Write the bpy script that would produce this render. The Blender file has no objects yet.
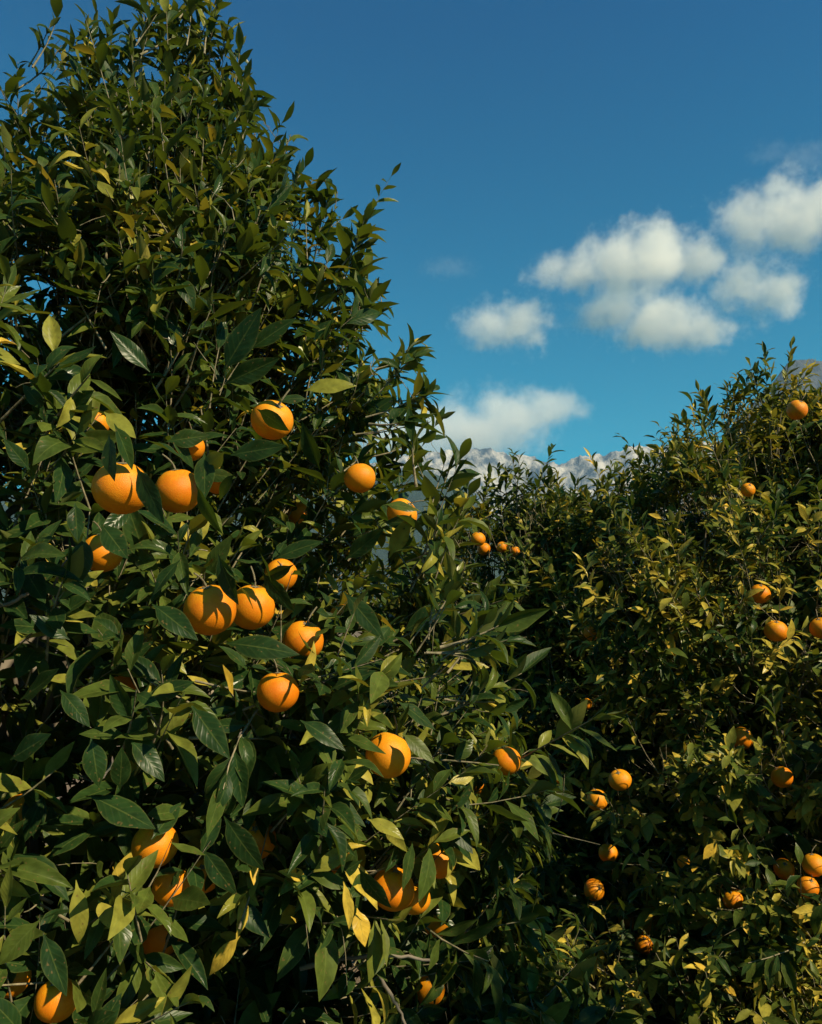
import bpy, math, random
import numpy as np
from mathutils import Vector, Matrix

random.seed(11)
rng = np.random.default_rng(11)
C = bpy.context.scene
col = C.collection
R = math.radians

# ---------------------------------------------------------------- camera
CAM = np.array([0.0, 0.0, 1.6]); PITCH = 7.5; FPX = 822.0
cd = bpy.data.cameras.new("camera"); cam = bpy.data.objects.new("camera", cd); col.objects.link(cam)
cd.sensor_fit = 'HORIZONTAL'; cd.sensor_width = 36.0; cd.lens = 36.0
cd.clip_start = 0.05; cd.clip_end = 60000
cam.location = CAM; cam.rotation_euler = (R(90 + PITCH), 0, 0)
C.camera = cam
C.render.resolution_x = 822; C.render.resolution_y = 1024

# ---------------------------------------------------------------- sky and sun
SUN_EL = 40.0
SUN_AZ = 125.0                                   # clockwise from +Y (the view direction)
SUN = np.array([math.sin(R(SUN_AZ)) * math.cos(R(SUN_EL)), math.cos(R(SUN_AZ)) * math.cos(R(SUN_EL)), math.sin(R(SUN_EL))])
w = bpy.data.worlds.new("World"); C.world = w; w.use_nodes = True
nt = w.node_tree; nt.nodes.clear()
wo = nt.nodes.new("ShaderNodeOutputWorld"); bg = nt.nodes.new("ShaderNodeBackground")
sk = nt.nodes.new("ShaderNodeTexSky"); sk.sky_type = 'NISHITA'; sk.sun_disc = False
sk.sun_elevation = R(SUN_EL); sk.sun_rotation = R(SUN_AZ)
sk.altitude = 300; sk.air_density = 1.0; sk.dust_density = 0.3; sk.ozone_density = 4.0
hs = nt.nodes.new("ShaderNodeHueSaturation")
hs.inputs['Hue'].default_value = 0.475; hs.inputs['Saturation'].default_value = 2.05; hs.inputs['Value'].default_value = 1.08
tint = nt.nodes.new("ShaderNodeMix"); tint.data_type = 'RGBA'; tint.blend_type = 'MULTIPLY'; tint.inputs[0].default_value = 1
# clear mountain air: deep blue overhead, teal towards the horizon
wtc = nt.nodes.new("ShaderNodeTexCoord"); wsp = nt.nodes.new("ShaderNodeSeparateXYZ"); wmr = nt.nodes.new("ShaderNodeMapRange"); wmx = nt.nodes.new("ShaderNodeMix")
wmr.inputs[1].default_value = .22; wmr.inputs[2].default_value = .62; wmx.data_type = 'RGBA'
wmx.inputs[6].default_value = (.32, .955, .80, 1); wmx.inputs[7].default_value = (.31, .60, .77, 1)
nt.links.new(wtc.outputs['Generated'], wsp.inputs[0]); nt.links.new(wsp.outputs[2], wmr.inputs[0])
nt.links.new(wmr.outputs[0], wmx.inputs[0]); nt.links.new(wmx.outputs[2], tint.inputs[7])
nt.links.new(sk.outputs[0], hs.inputs['Color']); nt.links.new(hs.outputs[0], tint.inputs[6]); nt.links.new(tint.outputs[2], bg.inputs[0])
bg.inputs[1].default_value = 0.062
nt.links.new(bg.outputs[0], wo.inputs[0])
sl = bpy.data.lights.new("sun", 'SUN'); so = bpy.data.objects.new("sun", sl); col.objects.link(so)
sl.energy = 4.6; sl.angle = R(0.5); sl.color = (1.0, 0.86, 0.57)
so.rotation_euler = Vector(-SUN).to_track_quat('-Z', 'Y').to_euler()
so.location = (8, -6, 9)

vs = C.view_settings
vs.view_transform = 'Standard'; vs.look = 'None'; vs.gamma = 1.0; vs.exposure = 0.86; vs.use_curve_mapping = False
C.render.engine = 'CYCLES'
cy = C.cycles
cy.use_denoising = True
cy.max_bounces = 8; cy.diffuse_bounces = 3; cy.glossy_bounces = 2; cy.transmission_bounces = 4
cy.transparent_max_bounces = 8; cy.volume_bounces = 5
cy.volume_max_steps = 160
cy.sample_clamp_indirect = 4.0

# ---------------------------------------------------------------- helpers
TH = R(PITCH)
def ray(px, py):
    u = (px - 411.0) / FPX; v = (512.0 - py) / FPX
    return np.array([u, math.cos(TH) - v * math.sin(TH), math.sin(TH) + v * math.cos(TH)])
def at(px, py, d):
    return CAM + ray(px, py) * d

def norm(a):
    return a / np.maximum(np.linalg.norm(a, axis=-1, keepdims=True), 1e-9)

def _hash(i, j, k, s):
    h = (i.astype(np.int64) * 374761393 + j.astype(np.int64) * 668265263 + k.astype(np.int64) * 2147483647 + s * 1274126177) & 0xffffffff
    h = ((h ^ (h >> 13)) * 1274126177) & 0xffffffff
    h = ((h ^ (h >> 16)) * 2246822519) & 0xffffffff
    return ((h ^ (h >> 15)) & 0xffffff) / float(0xffffff)
def noise3(p, s=0):
    p = np.asarray(p, float); f = np.floor(p).astype(np.int64); t = p - f; t = t * t * (3 - 2 * t)
    i, j, k = f[..., 0], f[..., 1], f[..., 2]; a, b, c = t[..., 0], t[..., 1], t[..., 2]
    def L(x, y, m): return x + (y - x) * m
    return L(L(L(_hash(i, j, k, s), _hash(i+1, j, k, s), a), L(_hash(i, j+1, k, s), _hash(i+1, j+1, k, s), a), b),
             L(L(_hash(i, j, k+1, s), _hash(i+1, j, k+1, s), a), L(_hash(i, j+1, k+1, s), _hash(i+1, j+1, k+1, s), a), b), c)
def fbm(p, oct=4, s=0, ridged=False):
    p = np.asarray(p, float); o = 0; a = 1.0; tot = 0
    for q in range(oct):
        n = noise3(p * (2.03 ** q) + 17.3 * q, s + q)
        if ridged: n = 1 - np.abs(2 * n - 1)
        o = o + a * n; tot += a; a *= 0.5
    return o / tot

def mesh_np(name, verts, quads, mat, parent=None, attr=None, smooth=True, tris=None):
    me = bpy.data.meshes.new(name)
    verts = np.asarray(verts, np.float32).reshape(-1, 3)
    quads = np.asarray(quads, np.int32).reshape(-1, 4)
    nq = len(quads)
    loops = quads.ravel(); starts = np.arange(nq, dtype=np.int32) * 4
    if tris is not None and len(tris):
        tris = np.asarray(tris, np.int32).reshape(-1, 3)
        starts = np.concatenate([starts, 4 * nq + np.arange(len(tris), dtype=np.int32) * 3])
        loops = np.concatenate([loops, tris.ravel()])
    me.vertices.add(len(verts)); me.vertices.foreach_set("co", verts.ravel())
    me.loops.add(len(loops)); me.loops.foreach_set("vertex_index", loops.astype(np.int32))
    me.polygons.add(len(starts)); me.polygons.foreach_set("loop_start", starts.astype(np.int32))
    if attr is not None:
        a = me.attributes.new("leaf", 'FLOAT_VECTOR', 'POINT')
        a.data.foreach_set("vector", np.asarray(attr, np.float32).ravel())
    me.update(calc_edges=True)
    me.validate()
    if smooth: me.polygons.foreach_set("use_smooth", np.ones(len(me.polygons), bool))
    me.materials.append(mat)
    o = bpy.data.objects.new(name, me); col.objects.link(o)
    if parent is not None: o.parent = parent
    return o

def tag(o, label=None, cat=None, group=None, kind=None):
    if label: o['label'] = label
    if cat: o['category'] = cat
    if group: o['group'] = group
    if kind: o['kind'] = kind
    return o
def empty(name, loc=(0, 0, 0)):
    o = bpy.data.objects.new(name, None); col.objects.link(o); o.location = loc; o.empty_display_size = 0.2
    return o

def tubes(paths, radii, sides=6):
    """paths (n, m, 3), radii (n, m) -> verts, quads of n tubes at once"""
    paths = np.asarray(paths, float); n, m, _ = paths.shape
    t = norm(np.gradient(paths, axis=1))
    ref = np.where(np.abs(t[..., 2:3]) > 0.9, np.array([1.0, 0, 0]), np.array([0, 0, 1.0]))
    a = norm(np.cross(t, ref)); b = np.cross(t, a)
    ang = np.arange(sides) * 2 * math.pi / sides
    ring = a[:, :, None, :] * np.cos(ang)[None, None, :, None] + b[:, :, None, :] * np.sin(ang)[None, None, :, None]
    V = paths[:, :, None, :] + ring * np.asarray(radii)[:, :, None, None]
    idx = np.arange(n * m * sides).reshape(n, m, sides)
    q = np.stack([idx[:, :-1], np.roll(idx, -1, 2)[:, :-1], np.roll(idx, -1, 2)[:, 1:], idx[:, 1:]], -1)
    return V.reshape(-1, 3), q.reshape(-1, 4)

# ---------------------------------------------------------------- materials
def mat(name):
    m = bpy.data.materials.new(name); m.use_nodes = True
    t = m.node_tree; t.nodes.clear()
    out = t.nodes.new("ShaderNodeOutputMaterial")
    return m, t, out
def N(t, kind, **kw):
    n = t.nodes.new(kind)
    for k, v in kw.items(): setattr(n, k, v)
    return n
def ramp(t, stops, interp='LINEAR'):
    n = t.nodes.new("ShaderNodeValToRGB"); e = n.color_ramp.elements; n.color_ramp.interpolation = interp
    while len(e) < len(stops): e.new(0.5)
    for i, (p, c) in enumerate(stops): e[i].position = p; e[i].color = (*c, 1)
    return n
def math_n(t, op, a=None, b=None, clamp=False):
    n = t.nodes.new("ShaderNodeMath"); n.operation = op; n.use_clamp = clamp
    for i, v in enumerate((a, b)):
        if v is None: continue
        if isinstance(v, (int, float)): n.inputs[i].default_value = v
        else: t.links.new(v, n.inputs[i])
    return n.outputs[0]

def leaf_material():
    m, t, out = mat("citrus_leaf")
    at_ = N(t, "ShaderNodeAttribute", attribute_name="leaf")
    sep = N(t, "ShaderNodeSeparateXYZ"); t.links.new(at_.outputs['Vector'], sep.inputs[0])
    U, V, RND = sep.outputs
    tone = ramp(t, [(0.0, (0.008, 0.025, 0.008)), (0.45, (0.018, 0.041, 0.010)), (0.66, (0.074, 0.098, 0.016)),
                    (0.82, (0.225, 0.212, 0.034)), (0.955, (0.42, 0.31, 0.045)), (1.0, (0.50, 0.31, 0.035))])
    t.links.new(RND, tone.inputs[0])
    av = math_n(t, 'ABSOLUTE', V)
    mid = math_n(t, 'LESS_THAN', av, 0.055)
    # side veins: angled stripes
    s = math_n(t, 'SUBTRACT', U, math_n(t, 'MULTIPLY', av, 0.22))
    vein = math_n(t, 'POWER', math_n(t, 'ABSOLUTE', math_n(t, 'SINE', math_n(t, 'MULTIPLY', s, 26.0))), 8.0)
    # mottling
    geo = N(t, "ShaderNodeNewGeometry")
    tc = N(t, "ShaderNodeTexCoord")
    nz = N(t, "ShaderNodeTexNoise"); nz.inputs['Scale'].default_value = 55; nz.inputs['Detail'].default_value = 4
    t.links.new(tc.outputs['Object'], nz.inputs['Vector'])
    mr = N(t, "ShaderNodeMapRange"); mr.inputs[1].default_value = .3; mr.inputs[2].default_value = .7
    mr.inputs[3].default_value = .72; mr.inputs[4].default_value = 1.3; t.links.new(nz.outputs[0], mr.inputs[0])
    mul = N(t, "ShaderNodeMix", data_type='RGBA', blend_type='MULTIPLY'); mul.inputs[0].default_value = 1
    t.links.new(tone.outputs[0], mul.inputs[6]); t.links.new(mr.outputs[0], mul.inputs[7])
    v1 = N(t, "ShaderNodeMix", data_type='RGBA'); v1.inputs[7].default_value = (.13, .16, .035, 1)
    t.links.new(math_n(t, 'ADD', math_n(t, 'MULTIPLY', mid, .28), math_n(t, 'MULTIPLY', vein, .05), True), v1.inputs[0])
    t.links.new(mul.outputs[2], v1.inputs[6])
    rim = N(t, "ShaderNodeMapRange"); rim.inputs[1].default_value = .84; rim.inputs[2].default_value = .98; rim.inputs[4].default_value = .2
    t.links.new(av, rim.inputs[0])
    v2 = N(t, "ShaderNodeMix", data_type='RGBA'); v2.inputs[7].default_value = (.17, .17, .04, 1)
    t.links.new(rim.outputs[0], v2.inputs[0]); t.links.new(v1.outputs[2], v2.inputs[6])
    sp = N(t, "ShaderNodeTexNoise"); sp.inputs['Scale'].default_value = 160; sp.inputs['Detail'].default_value = 1
    t.links.new(tc.outputs['Object'], sp.inputs['Vector'])
    spm = ramp(t, [(.69, (0, 0, 0)), (.73, (.7, .7, .7))]); t.links.new(sp.outputs[0], spm.inputs[0])
    v3 = N(t, "ShaderNodeMix", data_type='RGBA'); v3.inputs[7].default_value = (.13, .085, .03, 1)
    t.links.new(spm.outputs[0], v3.inputs[0]); t.links.new(v2.outputs[2], v3.inputs[6])
    # paler underside
    un = N(t, "ShaderNodeMix", data_type='RGBA'); un.inputs[7].default_value = (.115, .125, .036, 1)
    t.links.new(math_n(t, 'MULTIPLY', geo.outputs['Backfacing'], .6), un.inputs[0]); t.links.new(v3.outputs[2], un.inputs[6])
    p = N(t, "ShaderNodeBsdfPrincipled")
    t.links.new(un.outputs[2], p.inputs['Base Color'])
    rr = N(t, "ShaderNodeMapRange"); rr.inputs[3].default_value = .22; rr.inputs[4].default_value = .46
    t.links.new(math_n(t, 'FRACT', math_n(t, 'MULTIPLY', RND, 37.7)), rr.inputs[0])
    rg = math_n(t, 'ADD', rr.outputs[0], math_n(t, 'MULTIPLY', geo.outputs['Backfacing'], .2))
    t.links.new(rg, p.inputs['Roughness'])
    p.inputs['Specular IOR Level'].default_value = .10
    bp = N(t, "ShaderNodeBump"); bp.inputs['Strength'].default_value = .12; bp.inputs['Distance'].default_value = .002
    t.links.new(math_n(t, 'ADD', vein, math_n(t, 'MULTIPLY', nz.outputs[0], .8)), bp.inputs['Height'])
    t.links.new(bp.outputs[0], p.inputs['Normal'])
    tr = N(t, "ShaderNodeBsdfTranslucent")
    tcol = ramp(t, [(0, (.07, .13, .010)), (.6, (.15, .20, .014)), (.9, (.42, .34, .025)), (1, (.60, .38, .03))])
    t.links.new(RND, tcol.inputs[0]); t.links.new(tcol.outputs[0], tr.inputs[0])
    mx = N(t, "ShaderNodeMixShader"); mx.inputs[0].default_value = .20
    t.links.new(p.outputs[0], mx.inputs[1]); t.links.new(tr.outputs[0], mx.inputs[2])
    t.links.new(mx.outputs[0], out.inputs[0])
    return m

def bark_material(name, c1, c2, scale):
    m, t, out = mat(name)
    tc = N(t, "ShaderNodeTexCoord")
    nz = N(t, "ShaderNodeTexNoise"); nz.inputs['Scale'].default_value = scale; nz.inputs['Detail'].default_value = 6
    t.links.new(tc.outputs['Object'], nz.inputs['Vector'])
    r = ramp(t, [(.3, c1), (.7, c2)]); t.links.new(nz.outputs[0], r.inputs[0])
    p = N(t, "ShaderNodeBsdfPrincipled"); p.inputs['Roughness'].default_value = .85
    t.links.new(r.outputs[0], p.inputs['Base Color'])
    bp = N(t, "ShaderNodeBump"); bp.inputs['Strength'].default_value = .5; bp.inputs['Distance'].default_value = .01
    t.links.new(nz.outputs[0], bp.inputs['Height']); t.links.new(bp.outputs[0], p.inputs['Normal'])
    t.links.new(p.outputs[0], out.inputs[0])
    return m

def peel_material():
    m, t, out = mat("orange_peel")
    tc = N(t, "ShaderNodeTexCoord"); oi = N(t, "ShaderNodeObjectInfo")
    n1 = N(t, "ShaderNodeTexNoise"); n1.inputs['Scale'].default_value = 2.4; n1.inputs['Detail'].default_value = 3
    t.links.new(tc.outputs['Object'], n1.inputs['Vector'])
    f = math_n(t, 'ADD', math_n(t, 'MULTIPLY', n1.outputs[0], .55), math_n(t, 'MULTIPLY', oi.outputs['Random'], .45))
    r = ramp(t, [(.15, (.54, .125, .003)), (.5, (.64, .195, .005)), (.85, (.68, .265, .010))]); t.links.new(f, r.inputs[0])
    vo = N(t, "ShaderNodeTexVoronoi"); vo.inputs['Scale'].default_value = 30
    t.links.new(tc.outputs['Object'], vo.inputs['Vector'])
    n2 = N(t, "ShaderNodeTexNoise"); n2.inputs['Scale'].default_value = 7; n2.inputs['Detail'].default_value = 2
    t.links.new(tc.outputs['Object'], n2.inputs['Vector'])
    # small scars
    sc = ramp(t, [(.70, (0, 0, 0)), (.76, (1, 1, 1))]); t.links.new(n2.outputs[0], sc.inputs[0])
    sm = N(t, "ShaderNodeMix", data_type='RGBA'); sm.inputs[7].default_value = (.35, .13, .02, 1)
    t.links.new(math_n(t, 'MULTIPLY', sc.outputs[0], .5), sm.inputs[0]); t.links.new(r.outputs[0], sm.inputs[6])
    so_ = N(t, "ShaderNodeSeparateXYZ"); t.links.new(tc.outputs['Object'], so_.inputs[0])
    cap = N(t, "ShaderNodeMapRange"); cap.inputs[1].default_value = .45; cap.inputs[2].default_value = 1.0; cap.inputs[4].default_value = .5
    t.links.new(math_n(t, 'ADD', so_.outputs[2], math_n(t, 'MULTIPLY', math_n(t, 'SUBTRACT', n1.outputs[0], .5), .6)), cap.inputs[0])
    gm = N(t, "ShaderNodeMix", data_type='RGBA'); gm.inputs[7].default_value = (.62, .33, .012, 1)
    t.links.new(cap.outputs[0], gm.inputs[0]); t.links.new(sm.outputs[2], gm.inputs[6])
    p = N(t, "ShaderNodeBsdfPrincipled"); t.links.new(gm.outputs[2], p.inputs['Base Color'])
    p.inputs['Roughness'].default_value = .44; p.inputs['Specular IOR Level'].default_value = .2
    p.inputs['Subsurface Weight'].default_value = .12; p.inputs['Subsurface Radius'].default_value = (1, .35, .08)
    p.inputs['Subsurface Scale'].default_value = .006
    bp = N(t, "ShaderNodeBump"); bp.inputs['Strength'].default_value = .16; bp.inputs['Distance'].default_value = .012
    t.links.new(vo.outputs['Distance'], bp.inputs['Height']); t.links.new(bp.outputs[0], p.inputs['Normal'])
    t.links.new(p.outputs[0], out.inputs[0])
    return m

M_LEAF = leaf_material()
M_BARK = bark_material("bark", (.07, .055, .042), (.20, .165, .125), 14)
M_TWIG = bark_material("twig_bark", (.075, .072, .032), (.27, .22, .14), 60)
M_PEEL = peel_material()

# ---------------------------------------------------------------- ground, hills
def ground_material():
    m, t, out = mat("orchard_soil")
    tc = N(t, "ShaderNodeTexCoord")
    n1 = N(t, "ShaderNodeTexNoise"); n1.inputs['Scale'].default_value = 1.3; n1.inputs['Detail'].default_value = 8
    n2 = N(t, "ShaderNodeTexNoise"); n2.inputs['Scale'].default_value = 22; n2.inputs['Detail'].default_value = 6
    for n in (n1, n2): t.links.new(tc.outputs['Object'], n.inputs['Vector'])
    r1 = ramp(t, [(.3, (.075, .05, .032)), (.55, (.15, .105, .07)), (.75, (.24, .17, .12))]); t.links.new(n2.outputs[0], r1.inputs[0])
    r2 = ramp(t, [(.45, (0, 0, 0)), (.6, (1, 1, 1))]); t.links.new(n1.outputs[0], r2.inputs[0])
    mx = N(t, "ShaderNodeMix", data_type='RGBA'); mx.inputs[7].default_value = (.04, .06, .02, 1)
    t.links.new(math_n(t, 'MULTIPLY', r2.outputs[0], .6), mx.inputs[0]); t.links.new(r1.outputs[0], mx.inputs[6])
    p = N(t, "ShaderNodeBsdfPrincipled"); p.inputs['Roughness'].default_value = .95
    t.links.new(mx.outputs[2], p.inputs['Base Color'])
    bp = N(t, "ShaderNodeBump"); bp.inputs['Strength'].default_value = .8; bp.inputs['Distance'].default_value = .03
    t.links.new(n2.outputs[0], bp.inputs['Height']); t.links.new(bp.outputs[0], p.inputs['Normal'])
    t.links.new(p.outputs[0], out.inputs[0])
    return m
GX, GY0, GY1 = 3600.0, -800.0, 5400.0
g = mesh_np("ground", [(-GX, GY0, 0), (GX, GY0, 0), (GX, GY1, 0), (-GX, GY1, 0)], [(0, 1, 2, 3)], ground_material(), smooth=False)
tag(g, kind='structure')

def rock_material(name, rock_lo, rock_hi, scrub, cover):
    """limestone with scrub on the gentler and lower ground; cover shifts how much scrub"""
    m, t, out = mat(name)
    tc = N(t, "ShaderNodeTexCoord"); geo = N(t, "ShaderNodeNewGeometry")
    mp = N(t, "ShaderNodeMapping"); mp.inputs['Scale'].default_value = (1, 1, .45)
    t.links.new(tc.outputs['Object'], mp.inputs[0])
    n1 = N(t, "ShaderNodeTexNoise"); n1.inputs['Scale'].default_value = .012; n1.inputs['Detail'].default_value = 9; n1.inputs['Roughness'].default_value = .65
    n2 = N(t, "ShaderNodeTexNoise"); n2.inputs['Scale'].default_value = .006; n2.inputs['Detail'].default_value = 10; n2.inputs['Roughness'].default_value = .7
    t.links.new(mp.outputs[0], n1.inputs['Vector']); t.links.new(tc.outputs['Object'], n2.inputs['Vector'])
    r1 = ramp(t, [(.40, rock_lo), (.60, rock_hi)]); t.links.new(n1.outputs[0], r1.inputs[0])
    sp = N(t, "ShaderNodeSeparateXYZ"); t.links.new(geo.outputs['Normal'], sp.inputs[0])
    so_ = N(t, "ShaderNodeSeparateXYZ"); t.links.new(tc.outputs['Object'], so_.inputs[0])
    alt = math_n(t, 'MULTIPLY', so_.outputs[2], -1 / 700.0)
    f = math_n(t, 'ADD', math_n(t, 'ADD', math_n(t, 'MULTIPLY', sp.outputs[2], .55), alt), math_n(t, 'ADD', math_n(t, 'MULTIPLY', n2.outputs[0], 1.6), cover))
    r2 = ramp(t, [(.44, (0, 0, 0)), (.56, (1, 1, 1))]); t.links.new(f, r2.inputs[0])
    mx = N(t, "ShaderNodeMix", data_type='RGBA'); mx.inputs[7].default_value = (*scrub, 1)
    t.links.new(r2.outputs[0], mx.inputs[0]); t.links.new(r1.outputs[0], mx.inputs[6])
    p = N(t, "ShaderNodeBsdfPrincipled"); p.inputs['Roughness'].default_value = .95; p.inputs['Specular IOR Level'].default_value = .1
    t.links.new(mx.outputs[2], p.inputs['Base Color'])
    bp = N(t, "ShaderNodeBump"); bp.inputs['Strength'].default_value = 1.0; bp.inputs['Distance'].default_value = 25
    t.links.new(n1.outputs[0], bp.inputs['Height']); t.links.new(bp.outputs[0], p.inputs['Normal'])
    t.links.new(p.outputs[0], out.inputs[0])
    return m

def range_mesh(name, skyline, yr, y0, y1, m, rough, nx=420, ny=230, seed=3, power=1.35):
    """a mountain range: its crest stands at distance yr and follows the skyline heights"""
    px = np.array([s[0] for s in skyline], float); py = np.array([s[1] for s in skyline], float)
    xs = []; hs_ = []
    for a, b in zip(px, py):
        r = ray(a, b); k = yr / r[1]; xs.append(r[0] * k); hs_.append(1.6 + r[2] * k)
    X = np.linspace(max(xs[0], -GX + 40), min(xs[-1], GX - 40), nx); Y = np.linspace(y0, y1, ny)
    gx, gy = np.meshgrid(X, Y)
    wob = (fbm(np.stack([gx / 500, gx * 0 + 3, gx * 0], -1), 4, seed) - .5) * 260
    H = np.interp(gx, xs, hs_)
    d = gy - (yr + wob)
    front = np.clip(1 + d / (yr - y0 - 130), 0, 1); back = np.clip(1 - d / (y1 - yr - 130), 0, 1)
    prof = np.where(d < 0, front ** power, back ** 0.9)
    P3 = np.stack([gx / 420, gy / 420, gx * 0 + seed], -1)
    rd = fbm(P3, 6, seed, True)
    fine = fbm(np.stack([gx / 70, gy / 130, gx * 0 + 7], -1), 4, seed + 20, True)
    fall = np.clip(np.abs(d) / 500, 0, 1)
    z = H * prof * (1 + (rd - .62) * rough * (0.25 + fall)) + (fine - .6) * 60 * rough * np.clip(prof * 2, 0, 1)
    edge = np.clip(np.minimum(prof * 6, 1), 0, 1)
    z = z * edge - 12 * (1 - edge)
    V = np.stack([gx, gy, z], -1).reshape(-1, 3)
    idx = np.arange(nx * ny).reshape(ny, nx)
    q = np.stack([idx[:-1, :-1], idx[:-1, 1:], idx[1:, 1:], idx[1:, :-1]], -1).reshape(-1, 4)
    o = mesh_np(name, V, q, m, smooth=False); tag(o, kind='structure')
    return o
limestone = rock_material("limestone_cliffs", (.055, .075, .10), (.42, .40, .37), (.035, .048, .036), -.46)
forest = rock_material("forested_slope", (.20, .20, .19), (.42, .40, .37), (.028, .045, .036), -.02)
range_mesh("mountains", [(-500, 520), (0, 500), (330, 470), (440, 459), (490, 456), (540, 463), (565, 460), (590, 453), (612, 448), (640, 454), (660, 458), (700, 452), (1300, 400)],
           3900, 2700, 5300, limestone, .85, nx=560, ny=260, seed=3)
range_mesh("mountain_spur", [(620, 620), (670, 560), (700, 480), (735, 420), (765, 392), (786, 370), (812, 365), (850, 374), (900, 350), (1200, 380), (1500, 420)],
           2900, 1900, 3500, rock_material("shaded_limestone", (.04, .048, .06), (.09, .095, .10), (.03, .042, .032), -.05), .4, nx=420, ny=200, seed=9)  # spur's shade is put into its rock colour: a darker copy of the limestone
range_mesh("wooded_hill", [(-700, 560), (0, 500), (200, 470), (330, 470), (420, 476), (445, 482), (470, 500), (490, 522), (520, 550), (560, 575), (620, 600), (700, 618)],
           2300, 1400, 2650, forest, .35, nx=420, ny=200, seed=14)

# ---------------------------------------------------------------- clouds
def cloud(blobs, label, dist, dens, seed, erode=0.55, thick=None):
    """blobs: (px, py, half width px, half height px)"""
    b = np.array(blobs, float)
    x0, x1 = (b[:, 0] - b[:, 2]).min(), (b[:, 0] + b[:, 2]).max(); y0, y1 = (b[:, 1] - b[:, 3]).min(), (b[:, 1] + b[:, 3]).max()
    cx, cy = (x0 + x1) / 2, (y0 + y1) / 2
    c = at(cx, cy, dist); s = dist / FPX
    hw, hh = (x1 - x0) / 2 * s * 1.2, (y1 - y0) / 2 * s * 1.24
    hd = hw * .6 if thick is None else thick
    # lumpy hull
    import bmesh
    bm = bmesh.new(); bmesh.ops.create_icosphere(bm, subdivisions=4, radius=1)
    for v in bm.verts:
        d = v.co.normalized(); p = 4
        k = (abs(d.x) ** p + abs(d.y) ** p + abs(d.z) ** p) ** (-1 / p)
        v.co = Vector((d.x * k * hw, d.y * k * hd, d.z * k * hh))
    me = bpy.data.meshes.new("cloud"); bm.to_mesh(me); bm.free()
    o = bpy.data.objects.new("cloud", me); col.objects.link(o); o.location = c
    m, t, out = mat("cloud_vapour")
    tc = N(t, "ShaderNodeTexCoord")
    cur = None
    nzw = N(t, "ShaderNodeTexNoise"); nzw.inputs['Scale'].default_value = 4.0 / (hh * 2.0); nzw.inputs['Detail'].default_value = 8; nzw.inputs['Roughness'].default_value = .68
    off = N(t, "ShaderNodeVectorMath", operation='ADD'); off.inputs[1].default_value = (seed * 913.0, seed * 377.0, seed * 551.0)
    t.links.new(tc.outputs['Object'], off.inputs[0]); t.links.new(off.outputs[0], nzw.inputs['Vector'])
    for (bx, by, bw, bh) in blobs:
        mp = N(t, "ShaderNodeMapping")
        lx, lz = (bx - cx) * s, (cy - by) * s
        bd = min(bw * s, hd) * .9
        mp.vector_type = 'POINT'
        bw, bh = bw * .97, bh * .96
        sc = (1 / (bw * s), 1 / bd, 1 / (bh * s))
        mp.inputs['Scale'].default_value = sc
        mp.inputs['Location'].default_value = (-lx * sc[0], 0, -lz * sc[2])
        t.links.new(tc.outputs['Object'], mp.inputs[0])
        ln = N(t, "ShaderNodeVectorMath", operation='LENGTH'); t.links.new(mp.outputs[0], ln.inputs[0])
        f = math_n(t, 'SUBTRACT', 1.0, ln.outputs['Value'])
        if cur is None: cur = f
        else:
            n = N(t, "ShaderNodeMath", operation='SMOOTH_MAX'); n.inputs[2].default_value = .25
            t.links.new(cur, n.inputs[0]); t.links.new(f, n.inputs[1]); cur = n.outputs[0]
    e = math_n(t, 'ADD', cur, math_n(t, 'MULTIPLY', math_n(t, 'SUBTRACT', nzw.outputs[0], .54), erode * 4.6))
    mr = N(t, "ShaderNodeMapRange", interpolation_type='SMOOTHSTEP'); mr.inputs[1].default_value = 0; mr.inputs[2].default_value = .75
    mr.inputs[3].default_value = 0; mr.inputs[4].default_value = dens * .36; t.links.new(e, mr.inputs[0])
    vol = N(t, "ShaderNodeVolumePrincipled"); vol.inputs['Color'].default_value = (.96, .955, .94, 1); vol.inputs['Anisotropy'].default_value = .1
    t.links.new(mr.outputs[0], vol.inputs['Density']); t.links.new(vol.outputs[0], out.inputs['Volume'])
    m.cycles.volume_step_rate = 0.55
    me.materials.append(m)
    tag(o, label, 'cloud', 'small white clouds in the blue sky')
    return o
CD = 7400.0
cloud([(574, 272, 56, 24), (612, 262, 56, 32), (656, 250, 52, 40), (696, 263, 42, 28), (640, 272, 70, 24)], "long white cloud with a peaked crest, directly above the flat white cloud", CD, .013, 1)
cloud([(612, 312, 50, 27), (655, 322, 62, 34), (702, 333, 44, 24), (670, 330, 60, 24)], "flat white cloud tapering to a thin right end, under the crested cloud", CD, .012, 2)
cloud([(745, 284, 50, 34), (775, 294, 40, 40)], "rounded white cloud between the flat cloud and the top corner cloud", CD, .012, 3)
cloud([(752, 222, 56, 36), (792, 206, 52, 44), (835, 212, 56, 48), (795, 232, 50, 30)], "highest white cloud, cut by the edge of the picture", CD, .011, 4)
cloud([(490, 328, 44, 30), (520, 325, 44, 36)], "small lone white puff above the cloud touching the mountains", CD, .011, 5)
cloud([(400, 440, 66, 40), (455, 431, 62, 42), (508, 419, 60, 42), (553, 408, 42, 28), (470, 438, 100, 28)], "low grey-white cloud resting on the mountain crest beside the near tree", CD - 350, .010, 6)
cloud([(448, 268, 38, 13)], "faint blue-white wisp alone in clear sky above the small puff", CD, .0012, 7, .5)
cloud([(805, 157, 44, 16), (770, 152, 30, 10)], "faint thin wisp above the highest cloud", CD, .0011, 8, .5)

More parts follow.
